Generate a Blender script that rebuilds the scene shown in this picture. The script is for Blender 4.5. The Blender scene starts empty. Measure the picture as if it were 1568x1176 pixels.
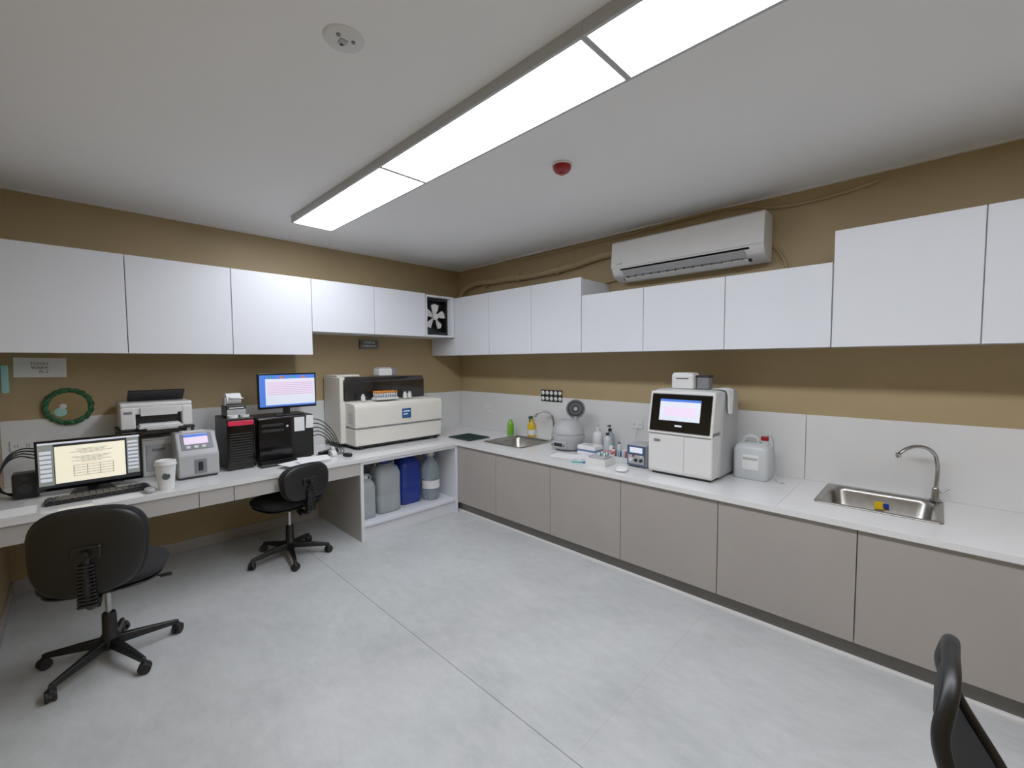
import bpy, bmesh, math, random
from mathutils import Vector, Matrix, Euler
random.seed(7)
S=bpy.context.scene
COL=bpy.context.collection
S.view_settings.view_transform='Standard'
S.view_settings.look='None'
S.view_settings.exposure=0.0
S.view_settings.gamma=1.15

# ------------------------------------------------------------------ materials
def lin(h):
    r=[]
    for i in (0,2,4):
        c=int(h[i:i+2],16)/255
        r.append(c/12.92 if c<=.04045 else ((c+.055)/1.055)**2.4)
    return (*r,1)
MATS={}
def mat(name,hexc,rough=.5,metal=0,var=.06,nscale=6,bump=0,bscale=80,emit=0,trans=0,alpha=1,coat=0):
    if name in MATS: return MATS[name]
    m=bpy.data.materials.new(name); m.use_nodes=True
    nt=m.node_tree; b=nt.nodes['Principled BSDF']
    c=lin(hexc)
    tc=nt.nodes.new('ShaderNodeTexCoord')
    n=nt.nodes.new('ShaderNodeTexNoise'); n.inputs['Scale'].default_value=nscale; n.inputs['Detail'].default_value=5
    nt.links.new(tc.outputs['Object'],n.inputs['Vector'])
    r=nt.nodes.new('ShaderNodeValToRGB')
    r.color_ramp.elements[0].position=.3; r.color_ramp.elements[1].position=.7
    r.color_ramp.elements[0].color=tuple(max(0,x*(1-var)) for x in c[:3])+(1,)
    r.color_ramp.elements[1].color=tuple(min(1,x*(1+var)) for x in c[:3])+(1,)
    nt.links.new(n.outputs['Fac'],r.inputs['Fac']); nt.links.new(r.outputs['Color'],b.inputs['Base Color'])
    b.inputs['Roughness'].default_value=rough; b.inputs['Metallic'].default_value=metal
    if coat: b.inputs['Coat Weight'].default_value=coat; b.inputs['Coat Roughness'].default_value=.08
    if trans: b.inputs['Transmission Weight'].default_value=trans; b.inputs['IOR'].default_value=1.3
    if alpha<1: b.inputs['Alpha'].default_value=alpha
    if emit:
        b.inputs['Emission Color'].default_value=c; b.inputs['Emission Strength'].default_value=emit
    if bump:
        n2=nt.nodes.new('ShaderNodeTexNoise'); n2.inputs['Scale'].default_value=bscale
        nt.links.new(tc.outputs['Object'],n2.inputs['Vector'])
        bp=nt.nodes.new('ShaderNodeBump'); bp.inputs['Strength'].default_value=bump; bp.inputs['Distance'].default_value=.01
        nt.links.new(n2.outputs['Fac'],bp.inputs['Height']); nt.links.new(bp.outputs['Normal'],b.inputs['Normal'])
    MATS[name]=m; return m

M_wall=mat('tan_paint','a08b64',.55,var=.05,nscale=2,bump=.12,bscale=60)
M_ceil=mat('ceiling_paint','eeeeee',.8,var=.01,nscale=1.5)
M_cab=mat('white_laminate','dadde3',.32,var=.012,nscale=1)
M_cabin=mat('cabinet_inside','c4c2bd',.5,var=.02)
M_low=mat('taupe_laminate','9f9891',.45,var=.03,nscale=3)
M_apron=mat('apron_laminate','b0aca7',.45,var=.03)
M_gap=mat('shadow_gap','3a3835',.8)
M_top=mat('white_quartz','dededd',.12,var=.015,nscale=8,coat=.4)
M_tile=mat('white_splash_panel','d6d6d4',.15,var=.01,coat=.3)
M_trim=mat('trim_white','d8d7d4',.4,var=.02)
M_kick=mat('kick_shaded_grey','6f6c68',.5)  # dark grey carries the shadow under the base cabinets in its colour
M_black=mat('black_plastic','070708',.4,var=.2)
M_blackg=mat('black_gloss','040405',.12,var=.1)
M_fabric=mat('black_fabric','050506',.85,var=.3,nscale=60,bump=.3,bscale=300)
M_dark=mat('dark_grey','1b1c20',.45)
M_mesh=mat('mesh_fabric','1a1d22',.8,var=.2,nscale=120)
M_wht=mat('white_plastic','d8d8d6',.35,var=.02)
M_cream=mat('cream_plastic','dbd8cd',.4,var=.02)
M_lgrey=mat('light_grey_plastic','a9abad',.4,var=.03)
M_mgrey=mat('mid_grey_plastic','707377',.4,var=.03)
M_steel=mat('brushed_steel','a09d97',.28,metal=1,var=.08,nscale=30)
M_chrome=mat('chrome','aeaeae',.16,metal=1,var=.02)
M_paper=mat('paper','e2e3e3',.8,var=.03)
M_smoke=mat('smoked_cover','181412',.08,var=.1,coat=.5)
M_green=mat('green_leaf','1f5a36',.6,var=.3,nscale=40)
M_dgreen=mat('dark_green_mat','15302a',.5)
M_blue=mat('blue_plastic','102c86',.3,var=.1)
M_navy=mat('navy','16264c',.3)
M_jugl=mat('translucent_jug','9ba2a5',.35,var=.06)
M_clear=mat('clear_plastic','c9d6df',.1,var=.05,trans=.7)
M_milk=mat('milky_plastic','c4c9cb',.25,var=.04)
M_red=mat('red_plastic','900a16',.3)
M_pink=mat('pink_red_strip','c0203f',.3,emit=.15)
M_orange=mat('orange_caps','dd7f14',.4)
M_yel=mat('yellow_plastic','d4b012',.3)
M_lime=mat('lime_liquid','6cab2a',.2)
M_teal=mat('teal_plastic','3fa498',.4)
M_cream_scr=mat('screen_cream','f0e9cf',.3,emit=.6,var=.01)
M_ui=mat('screen_ui_grey','8d958f',.3,emit=.25)
M_uidark=mat('screen_ui_dark','2c3136',.3,emit=.05)
M_scrblue=mat('screen_blue','3f6bc8',.3,emit=.5,var=.05)
M_scrpink=mat('screen_pink','dcc8e0',.3,emit=.45,var=.05)
M_scrwhite=mat('screen_white','cdd3df',.3,emit=.45)
M_rubber=mat('rubber','0a0a0a',.6)
M_panel=mat('led_diffuser','f1f5ff',.4,emit=18,var=0)
M_alu=mat('aluminium_frame','b4b6b7',.45,metal=0,var=.02)

def floor_mat():
    m=bpy.data.materials.new('grey_vinyl_floor'); m.use_nodes=True
    nt=m.node_tree; b=nt.nodes['Principled BSDF']; L=nt.links
    tc=nt.nodes.new('ShaderNodeTexCoord')
    n1=nt.nodes.new('ShaderNodeTexNoise'); n1.inputs['Scale'].default_value=1.6; n1.inputs['Detail'].default_value=9; n1.inputs['Roughness'].default_value=.65; n1.inputs['Distortion'].default_value=.6
    n2=nt.nodes.new('ShaderNodeTexNoise'); n2.inputs['Scale'].default_value=16; n2.inputs['Detail'].default_value=8; n2.inputs['Roughness'].default_value=.75
    mp=nt.nodes.new('ShaderNodeMapping'); mp.inputs['Scale'].default_value=(1,.45,1); mp.inputs['Rotation'].default_value=(0,0,.6)
    L.new(tc.outputs['Object'],mp.inputs['Vector'])
    L.new(tc.outputs['Object'],n1.inputs['Vector']); L.new(mp.outputs['Vector'],n2.inputs['Vector'])
    mx=nt.nodes.new('ShaderNodeMix'); mx.data_type='FLOAT'; mx.inputs[0].default_value=.45
    L.new(n1.outputs['Fac'],mx.inputs[2]); L.new(n2.outputs['Fac'],mx.inputs[3])
    r=nt.nodes.new('ShaderNodeValToRGB')
    r.color_ramp.elements[0].position=.36; r.color_ramp.elements[0].color=lin('a6a8a7')
    r.color_ramp.elements[1].position=.64; r.color_ramp.elements[1].color=lin('bfc1c0')
    L.new(mx.outputs[0],r.inputs['Fac'])
    sx=nt.nodes.new('ShaderNodeSeparateXYZ'); L.new(tc.outputs['Object'],sx.inputs[0])
    def seam(axis,pos,w,k,prev):
        s1=nt.nodes.new('ShaderNodeMath'); s1.operation='SUBTRACT'; s1.inputs[1].default_value=pos; L.new(sx.outputs[axis],s1.inputs[0])
        s2=nt.nodes.new('ShaderNodeMath'); s2.operation='ABSOLUTE'; L.new(s1.outputs[0],s2.inputs[0])
        s3=nt.nodes.new('ShaderNodeMath'); s3.operation='LESS_THAN'; s3.inputs[1].default_value=w; L.new(s2.outputs[0],s3.inputs[0])
        s4=nt.nodes.new('ShaderNodeMath'); s4.operation='MULTIPLY'; s4.inputs[1].default_value=k; L.new(s3.outputs[0],s4.inputs[0])
        m2=nt.nodes.new('ShaderNodeMix'); m2.data_type='RGBA'; L.new(s4.outputs[0],m2.inputs[0]); L.new(prev,m2.inputs[6]); m2.inputs[7].default_value=lin('4c4d4b')
        return m2.outputs[2]
    c=seam('X',1.425,.003,.65,r.outputs['Color'])
    c=seam('Y',1.05,.0015,.22,c)
    L.new(c,b.inputs['Base Color'])
    rr=nt.nodes.new('ShaderNodeMapRange'); rr.inputs[3].default_value=.24; rr.inputs[4].default_value=.42; L.new(n2.outputs['Fac'],rr.inputs[0]); L.new(rr.outputs[0],b.inputs['Roughness'])
    return m
M_floor=floor_mat()

# ------------------------------------------------------------------ builders
class G:
    def __init__(s,name,o=(0,0,0),rot=0,world=True):
        s.e=bpy.data.objects.new(name,None); COL.objects.link(s.e); s.e.empty_display_size=.1
        s.e.location=o; s.e.rotation_euler=(0,0,rot); s.o=Vector(o); s.world=world
    def add(s,ob):
        if s.world: ob.data.transform(Matrix.Translation(-s.o))
        ob.parent=s.e; return ob
def finish(g,name,bm,m,bev=0,smooth=False,seg=2):
    bmesh.ops.recalc_face_normals(bm,faces=bm.faces)
    me=bpy.data.meshes.new(name); bm.to_mesh(me); bm.free()
    ob=bpy.data.objects.new(name,me); COL.objects.link(ob)
    if m: me.materials.append(m)
    if smooth:
        for p in me.polygons: p.use_smooth=True
    if bev>0:
        md=ob.modifiers.new('bevel','BEVEL'); md.width=bev; md.segments=seg; md.limit_method='ANGLE'; md.angle_limit=math.radians(35)
        for p in me.polygons: p.use_smooth=True
        try:
            w=ob.modifiers.new('wn','WEIGHTED_NORMAL'); w.keep_sharp=False
        except Exception: pass
    if g: g.add(ob)
    return ob
def box(g,name,b,m,bev=0.004,rot=None,seg=2):
    x0,x1,y0,y1,z0,z1=b
    bm=bmesh.new(); bmesh.ops.create_cube(bm,size=1)
    c=Vector(((x0+x1)/2,(y0+y1)/2,(z0+z1)/2))
    Mx=Matrix.Translation(c)
    if rot: Mx=Mx@Euler(rot).to_matrix().to_4x4()
    Mx=Mx@Matrix.Diagonal((abs(x1-x0),abs(y1-y0),abs(z1-z0),1))
    bm.transform(Mx)
    return finish(g,name,bm,m,bev,seg=seg)
def boxes(g,name,bs,m,bev=0):
    bm=bmesh.new()
    for x0,x1,y0,y1,z0,z1 in bs:
        bmesh.ops.create_cube(bm,size=1,matrix=Matrix.Translation(((x0+x1)/2,(y0+y1)/2,(z0+z1)/2))@Matrix.Diagonal((x1-x0,y1-y0,z1-z0,1)))
    return finish(g,name,bm,m,bev)
def cyl(g,name,p,r,h,m,axis='z',r2=None,seg=32,bev=0.002,rot=None):
    bm=bmesh.new(); bmesh.ops.create_cone(bm,cap_ends=True,segments=seg,radius1=r,radius2=r if r2 is None else r2,depth=h)
    R=Matrix.Identity(4)
    if axis=='x': R=Matrix.Rotation(math.pi/2,4,'Y')
    if axis=='y': R=Matrix.Rotation(-math.pi/2,4,'X')
    if rot: R=Euler(rot).to_matrix().to_4x4()
    bm.transform(Matrix.Translation(p)@R)
    return finish(g,name,bm,m,bev,smooth=False if bev else True)
def lathe(g,name,prof,p,m,seg=40,rot=None):
    bm=bmesh.new(); rings=[]
    for r,z in prof:
        if r<1e-5: rings.append([bm.verts.new((0,0,z))])
        else: rings.append([bm.verts.new((r*math.cos(2*math.pi*i/seg),r*math.sin(2*math.pi*i/seg),z)) for i in range(seg)])
    for a,b in zip(rings,rings[1:]):
        for i in range(seg):
            j=(i+1)%seg
            if len(a)==1 and len(b)==1: continue
            if len(a)==1: bm.faces.new((a[0],b[i],b[j]))
            elif len(b)==1: bm.faces.new((a[i],a[j],b[0]))
            else: bm.faces.new((a[i],a[j],b[j],b[i]))
    R=Euler(rot).to_matrix().to_4x4() if rot else Matrix.Identity(4)
    bm.transform(Matrix.Translation(p)@R)
    ob=finish(g,name,bm,m,0,smooth=True)
    md=ob.modifiers.new('es','EDGE_SPLIT'); md.split_angle=math.radians(40)
    return ob
def prism(g,name,pts,axis,lo,hi,m,bev=.003,seg=2):
    bm=bmesh.new(); a=[];b=[]
    def P(p,t):
        return {'x':(t,p[0],p[1]),'y':(p[0],t,p[1]),'z':(p[0],p[1],t)}[axis]
    a=[bm.verts.new(P(p,lo)) for p in pts]; b=[bm.verts.new(P(p,hi)) for p in pts]
    bm.faces.new(a); bm.faces.new(b[::-1])
    n=len(pts)
    for i in range(n): bm.faces.new((a[i],b[i],b[(i+1)%n],a[(i+1)%n]))
    return finish(g,name,bm,m,bev,seg=seg)
def tube(g,name,pts,r,m,cyclic=False,smooth=True):
    cu=bpy.data.curves.new(name,'CURVE'); cu.dimensions='3D'; cu.bevel_depth=r; cu.bevel_resolution=4; cu.use_fill_caps=True
    if smooth:
        sp=cu.splines.new('BEZIER'); sp.bezier_points.add(len(pts)-1)
        for bp,p in zip(sp.bezier_points,pts): bp.co=p; bp.handle_left_type=bp.handle_right_type='AUTO'
        sp.resolution_u=10
    else:
        sp=cu.splines.new('POLY'); sp.points.add(len(pts)-1)
        for bp,p in zip(sp.points,pts): bp.co=(*p,1)
    sp.use_cyclic_u=cyclic
    ob=bpy.data.objects.new(name,cu); COL.objects.link(ob); cu.materials.append(m)
    if g: g.add(ob)
    return ob
def sp(v,e): return math.copysign(abs(v)**e,v)
def pad(g,name,w,t,h,loc,m,rot=(0,0,0),e1=.45,e2=.6,bend=0,taper=0):
    bm=bmesh.new(); N=48;K=14; rings=[]
    for k in range(K+1):
        ph=-math.pi/2+math.pi*k/K
        if k in (0,K):
            rings.append([bm.verts.new((0,t/2*(-1 if k==0 else 1),0))]); continue
        c=sp(math.cos(ph),e1); ring=[]
        for i in range(N):
            th=2*math.pi*i/N
            z=h/2*c*sp(math.sin(th),e2); x=w/2*c*sp(math.cos(th),e2)*(1+taper*z/h)
            ring.append(bm.verts.new((x,t/2*sp(math.sin(ph),.8)+bend*x*x,z)))
        rings.append(ring)
    for a,b in zip(rings,rings[1:]):
        for i in range(N):
            j=(i+1)%N
            if len(a)==1: bm.faces.new((a[0],b[i],b[j]))
            elif len(b)==1: bm.faces.new((a[i],a[j],b[0]))
            else: bm.faces.new((a[i],a[j],b[j],b[i]))
    bm.transform(Matrix.Translation(loc)@Euler(rot).to_matrix().to_4x4())
    return finish(g,name,bm,m,0,smooth=True)
def rrect(w,d,r,n=6):
    pts=[]
    for cx,cy,a0 in ((w/2-r,d/2-r,0),(-w/2+r,d/2-r,90),(-w/2+r,-d/2+r,180),(w/2-r,-d/2+r,270)):
        for i in range(n+1):
            a=math.radians(a0+90*i/n); pts.append((cx+r*math.cos(a),cy+r*math.sin(a)))
    return pts
def loft(loops,cap0=True,cap1=True):
    bm=bmesh.new(); R=[[bm.verts.new((p[0],p[1],z)) for p in pts] for pts,z in loops]
    n=len(R[0])
    for a,b in zip(R,R[1:]):
        for i in range(n): bm.faces.new((a[i],a[(i+1)%n],b[(i+1)%n],b[i]))
    if cap0: bm.faces.new(R[0])
    if cap1: bm.faces.new(R[-1][::-1])
    return bm
def text(g,name,body,size,loc,rot,m,align='CENTER'):
    cu=bpy.data.curves.new(name,'FONT'); cu.body=body; cu.size=size; cu.align_x=align; cu.align_y='CENTER'; cu.extrude=.0004; cu.materials.append(m)
    ob=bpy.data.objects.new(name,cu); COL.objects.link(ob)
    loc=Vector(loc)-(g.o if g.world else Vector((0,0,0)))
    ob.location=loc; ob.rotation_euler=rot; ob.parent=g.e; return ob
RA=(math.pi/2,0,0)
RB=(math.pi/2,0,-math.pi/2)

# ------------------------------------------------------------------ room shell
XL,XR,YN,YF,H=-.38,3.85,-1.9,4.80,2.97
def shell(name,b,m): return box(None,name,b,m,0)
shell('floor',(XL-.1,XR+.1,YN-.1,YF+.1,-.1,0),M_floor)
shell('ceiling',(XL-.1,XR+.1,YN-.1,YF+.1,H,H+.1),M_ceil)
shell('wall_back',(XL-.1,XR+.1,YF,YF+.1,0,H),M_wall)
shell('wall_right',(XR,XR+.1,YN,YF,0,H),M_wall)
shell('wall_left',(XL-.1,XL,YN,YF,0,H),M_wall)
shell('wall_front',(XL-.1,XR+.1,YN-.1,YN,0,H),M_wall)
boxes(None,'trim_1',[(XL,XR,YF-.018,YF,H-.018,H),(XR-.018,XR,YN,YF-.018,H-.018,H),(XL,XL+.018,YN,YF-.018,H-.018,H)],M_trim)
box(None,'baseboard_back',(XL,1.83,YF-.012,YF,0,.10),M_low,.002)
box(None,'baseboard_left',(XL,XL+.012,YN,YF,0,.10),M_low,.002)
boxes(None,'trim_2',[(XL,XR-.01,YF-.010,YF,.80,1.285)],M_tile,.002)
boxes(None,'trim_3',[(XR-.010,XR,.672,YF-.012,.80,1.29),(XR-.010,XR,YN,.668,.80,1.29)],M_tile,.0015)

# ------------------------------------------------------------------ upper cabinets
def upperA():
    g=G('upper_cabinet_run',(1.3,4.55,2.1))
    box(g,'carcass_large',(XL,1.64,4.325,YF,1.78,2.50),M_cab,.001)
    box(g,'carcass_small',(1.64,2.94,4.325,YF,2.005,2.50),M_cab,.001)
    xs=[XL,.30,.975,1.64]
    for i in range(3): box(g,'door_%d'%(i+1),(xs[i]+.0025,xs[i+1]-.0025,4.30,4.32,1.775,2.505),M_cab,.002)
    xs=[1.64,2.29,2.94]
    for i in range(2): box(g,'door_%d'%(i+4),(xs[i]+.0025,xs[i+1]-.0025,4.30,4.32,2.0,2.505),M_cab,.002)
    boxes(g,'gap_backing',[(XL+.01,1.63,4.318,4.326,1.785,2.495),(1.65,2.93,4.318,4.326,2.01,2.495)],M_gap)
    boxes(g,'fan_cubby',[(2.945,2.965,4.30,YF,2.022,2.475),(3.31,3.368,4.30,YF,2.022,2.475),(2.945,3.368,4.30,YF,2.475,2.495),(2.945,3.368,4.30,YF,2.0,2.022),(2.965,3.31,4.60,4.62,2.022,2.475)],M_cab,.0008)
upperA()
def upperB():
    g=G('upper_cabinet_run',(3.6,1.5,2.1))
    box(g,'carcass_corner',(3.395,XR,2.385,4.79,1.785,2.475),M_cab,.001)
    box(g,'end_panel',(3.37,3.395,4.305,4.79,1.78,1.998),M_cab,.001)
    box(g,'carcass_low',(3.395,XR,.47,2.383,1.785,2.305),M_cab,.001)
    box(g,'carcass_tall',(3.395,XR,YN,.468,1.785,2.50),M_cab,.001)
    def doors(ys,z1,k):
        for i in range(len(ys)-1):
            box(g,'door_%d'%(k+i),(3.37,3.39,ys[i+1]+.0025,ys[i]-.0025,1.78,z1),M_cab,.002)
            box(g,'gap_backing_%d'%(k+i),(3.388,3.397,ys[i+1]+.012,ys[i]-.012,1.79,z1-.01),M_gap,0)
    doors([4.30,3.667,3.015,2.385],2.487,1)
    doors([2.383,1.755,1.11,.471],2.312,4)
    doors([.469,-.175,-.82,-1.46,YN],2.503,7)
upperB()

def fan():
    g=G('exhaust_fan',(3.137,4.40,2.25))
    box(g,'housing_back',(2.972,3.302,4.46,4.50,2.03,2.468),M_black,.003)
    boxes(g,'frame',[(2.968,2.992,4.36,4.46,2.06,2.44),(3.283,3.307,4.36,4.46,2.06,2.44),(2.968,3.307,4.36,4.46,2.026,2.06),(2.968,3.307,4.36,4.46,2.44,2.47)],M_black)
    c=Vector((3.137,4.40,2.25))
    bm=bmesh.new()
    for k in range(5):
        a0=k*2*math.pi/5+.3
        prof=[(.03,-.30),(.09,-.42),(.150,-.36),(.158,.0),(.145,.30),(.09,.32),(.03,.35)]
        top=[];bot=[]
        for r,da in prof:
            a=a0+da; yo=.035*da
            top.append(bm.verts.new((c.x+r*math.cos(a),c.y+yo-.003,c.z+r*math.sin(a))))
            bot.append(bm.verts.new((c.x+r*math.cos(a),c.y+yo+.003,c.z+r*math.sin(a))))
        bm.faces.new(top); bm.faces.new(bot[::-1])
        for i in range(len(top)):
            j=(i+1)%len(top); bm.faces.new((top[i],top[j],bot[j],bot[i]))
    finish(g,'blades',bm,M_wht)
    cyl(g,'hub',(c.x,c.y-.01,c.z),.036,.05,M_wht,axis='y')
    cyl(g,'motor',(c.x,c.y+.04,c.z),.05,.05,M_dark,axis='y')
fan()

# ------------------------------------------------------------------ lower cabinets / counter
S1=(3.20,3.76,3.02,3.60); S2=(3.27,3.80,-.07,.52)
def lowerB():
    g=G('lower_cabinet_run',(3.4,1,.4))
    Y0=YN+.015
    ys=[3.90,3.18,2.46,1.74,1.005,.27,-.46,-1.19,Y0]
    boxes(g,'carcass',[(3.022,3.04,Y0,3.90,.12,.765),(3.04,XR-.03,Y0,4.76,.12,.14)]+[(3.04,XR-.03,y-.009,y+.009,.14,.58) for y in ys[:-1]],M_gap)
    for i in range(len(ys)-1):
        box(g,'door_%d'%(i+1),(3.0,3.02,ys[i+1]+.0025,ys[i]-.0025 if i else 3.80,.115,.762),M_low,.0015)
    box(g,'kick_plate',(3.05,3.065,Y0,3.86,0,.12),M_kick,0)
    box(g,'kick_strip',(3.02,3.05,Y0,3.84,0,.018),M_trim,.002)
lowerB()
def counter():
    g=G('countertop',(2,3,.78))
    zt,zb=.80,.765; F=2.98
    X1=XR-.01
    strips=[]
    for a,b in ((YN,S2[2]+.02),(S2[3]-.02,S1[2]+.02),(S1[3]-.02,4.79)): strips.append((F,X1,a,b,zb,zt))
    for s in (S1,S2):
        strips.append((F,s[0]+.02,s[2]+.02,s[3]-.02,zb,zt)); strips.append((s[1]-.02,X1,s[2]+.02,s[3]-.02,zb,zt))
    boxes(g,'slab_sink_side',strips,M_top)
    boxes(g,'slab_desk_side',[(XL,F,3.785,4.79,zb,zt)],M_top)
    box(g,'joint_line',(2.985,X1-.01,.668,.671,zt,zt+.0006),M_lgrey,0)
counter()
def storage():
    g=G('open_storage_cabinet',(2.42,4.2,.4))
    boxes(g,'side_left',[(1.85,1.878,3.80,4.79,0,.765)],M_cab,.001)
    boxes(g,'outer_skin',[(1.844,1.850,3.805,4.79,.0,.765)],M_apron)
    boxes(g,'side_right',[(2.965,2.998,3.80,4.79,0,.765)],M_cab,.001)
    boxes(g,'shelf',[(1.878,2.965,3.80,4.50,.135,.162)],M_cab,.001)
    boxes(g,'plinth',[(1.878,2.965,3.83,3.85,0,.135)],M_cab,.001)
    boxes(g,'back',[(1.878,2.965,4.50,4.52,0,.765)],M_cabin)
    boxes(g,'top_rail',[(1.878,2.965,3.80,3.825,.735,.765)],M_cab,.001)
storage()
def desk():
    g=G('built_in_desk',(.7,4.3,.7))
    xs=[XL,-.05,.61,.83,1.20,1.843]
    for i in range(len(xs)-1):
        box(g,'drawer_front_%d'%(i+1),(xs[i]+.002,xs[i+1]-.002,3.80,3.82,.645,.762),M_apron,.0015)
    boxes(g,'drawer_backing',[(XL,1.843,3.822,3.84,.66,.762)],M_gap)
    boxes(g,'drawer_carcass',[(XL,1.843,3.84,4.30,.66,.672)],M_cabin)
desk()

def sink(s,name='kitchen_sink',bowl=.20):
    x0,x1,y0,y1=s; c=((x0+x1)/2,(y0+y1)/2,.80)
    g=G(name,c,world=False)
    w,d=x1-x0,y1-y0
    bm=loft([(rrect(w,d,.03),.001),(rrect(w,d,.03),.007),(rrect(w-.05,d-.05,.05),.008),(rrect(w-.07,d-.07,.06),.0),(rrect(w-.09,d-.09,.07),-.02),(rrect(w-.11,d-.11,.075),-bowl+.03),(rrect(w-.17,d-.17,.06),-bowl),(rrect(.08,.08,.039),-bowl-.004)],cap0=False)
    finish(g,'bowl',bm,M_steel,0,smooth=True)
    lathe(g,'drain',[(0,.004),(.02,.004),(.03,.006),(.036,.0),(.036,-.01)],(0,0,-bowl-.001),M_chrome)
    return g
sink(S1,bowl=.17); g=sink(S2,bowl=.17)
# small yellow/blue sticker on the far bowl wall
box(g,'sticker_yellow',(.196,.202,-.02,.03,-.10,-.05),M_yel,.001); box(g,'sticker_blue',(.194,.200,-.045,-.015,-.085,-.055),M_blue,.001)
def faucet(p,h,d,r=.011):
    g=G('gooseneck_faucet',p,world=False)
    lathe(g,'base',[(.028,0),(.028,.012),(.02,.02),(.018,.075),(.013,.085)],(0,0,0),M_chrome)
    dx,dy=d
    tube(g,'neck',[(0,0,.05),(0,0,h*.72),(dx*.12,dy*.12,h*.9),(dx*.45,dy*.45,h),(dx*.8,dy*.8,h*.96),(dx,dy,h*.87)],r,M_chrome)
    tube(g,'lever',[(0,0,.045),(.02,-.03,.06),(.03,-.06,.085)],.006,M_chrome)
    cyl(g,'aerator',(dx*1.03,dy*1.03,h*.84),r+.003,.025,M_chrome,rot=(0,-.3,0))
faucet((3.765,-.035,.808),.345,(-.14,.17))
faucet((3.79,3.06,.80),.33,(-.10,.17))

# ------------------------------------------------------------------ ceiling items
def led(y0,y1):
    g=G('led_panel_light',(1.57,(y0+y1)/2,2.93))
    x0,x1=1.385,1.745
    boxes(g,'frame',[(x0,x0+.016,y0,y1,2.915,H),(x1-.016,x1,y0,y1,2.915,H),(x0+.016,x1-.016,y0,y0+.014,2.915,H),(x0+.016,x1-.016,y1-.014,y1,2.915,H)],M_alu)
    box(g,'diffuser',(x0+.016,x1-.016,y0+.014,y1-.014,2.9155,2.93),M_panel,0)
led(2.512,4.03); led(.982,2.511); led(-.548,.981); led(-1.88,-.549)  # last panel is unseen, added behind the camera to brighten the room
g=G('emergency_downlight',(.80,1.70,H))
lathe(g,'plate',[(0,-.006),(.02,-.007),(.06,-.008),(.075,-.004),(.078,0)],(.80,1.70,H),M_wht)
for i,(dx,dy) in enumerate([(0,.02),(.03,-.02),(-.03,-.02)]): cyl(g,'led_%d'%i,(.80+dx,1.70+dy,H-.009),.008,.008,M_mgrey if i else M_dark)
box(g,'driver',(.785,.815,1.69,1.72,H-.012,H-.006),M_lgrey,.002)
g=G('smoke_detector',(2.27,1.76,H))
lathe(g,'base',[(0,-.012),(.062,-.012),(.066,-.008),(.066,0)],(2.27,1.76,H),M_wht)
lathe(g,'head',[(0,-.055),(.03,-.055),(.045,-.048),(.058,-.03),(.06,-.012)],(2.27,1.76,H),M_red)
lathe(g,'tip',[(0,-.066),(.018,-.064),(.022,-.055)],(2.27,1.76,H),M_red)

# ------------------------------------------------------------------ air conditioner
def ac():
    g=G('split_air_conditioner',(3.7,1.56,2.64))
    y0,y1=.925,2.21
    prism(g,'body',[(3.84,2.82),(3.66,2.82),(3.625,2.80),(3.61,2.56),(3.64,2.50),(3.73,2.455),(3.84,2.46)],'y',y0,y1,M_wht,.012,4)
    prism(g,'front_panel',[(3.645,2.815),(3.618,2.80),(3.602,2.575),(3.606,2.565),(3.622,2.56)],'y',y0-.002,y1+.002,M_wht,.006,3)
    prism(g,'outlet_recess',[(3.625,2.552),(3.606,2.554),(3.700,2.460),(3.715,2.463)],'y',y0+.10,y1-.09,M_black,.002)
    prism(g,'flap',[(3.600,2.536),(3.594,2.530),(3.640,2.486),(3.646,2.492)],'y',y0+.13,y1-.12,M_lgrey,.002)
    prism(g,'lower_flap',[(3.668,2.478),(3.664,2.470),(3.712,2.446),(3.716,2.453)],'y',y0+.12,y1-.11,M_wht,.002)
    for k in range(14):
        y=y0+.16+k*.075; box(g,'vane_%d'%k,(3.64,3.67,y,y+.004,2.47,2.51),M_mgrey,0)
    text(g,'badge','hi-wall',.02,(3.6,2.12,2.60),RB,M_mgrey)
ac()
g=G('painted_refrigerant_pipe',(3.80,3.3,2.6))
tube(g,'line',[(3.80,4.72,2.49),(3.80,4.70,2.60),(3.80,4.56,2.70),(3.80,4.0,2.715),(3.80,3.3,2.70),(3.80,2.8,2.72),(3.80,2.45,2.76),(3.80,2.19,2.77)],.034,M_wall)
tube(g,'drain',[(3.82,2.18,2.52),(3.82,2.35,2.50),(3.82,2.6,2.49)],.012,M_wall)
for k,y in enumerate((4.2,3.6,3.0)): box(g,'clip_%d'%k,(3.78,3.85,y-.015,y+.015,2.66,2.755),M_wall,.004)
g=G('cable_conduit',(3.83,2,2.9))
tube(g,'run',[(3.835,3.9,2.93),(3.835,2.4,2.925),(3.835,1.1,2.93),(3.835,.95,2.88),(3.835,.5,2.87),(3.835,.3,2.90)],.012,M_wall)
tube(g,'drop',[(3.835,.93,2.60),(3.83,.86,2.50),(3.82,.80,2.34),(3.82,.79,2.31)],.010,M_wall)

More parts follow.
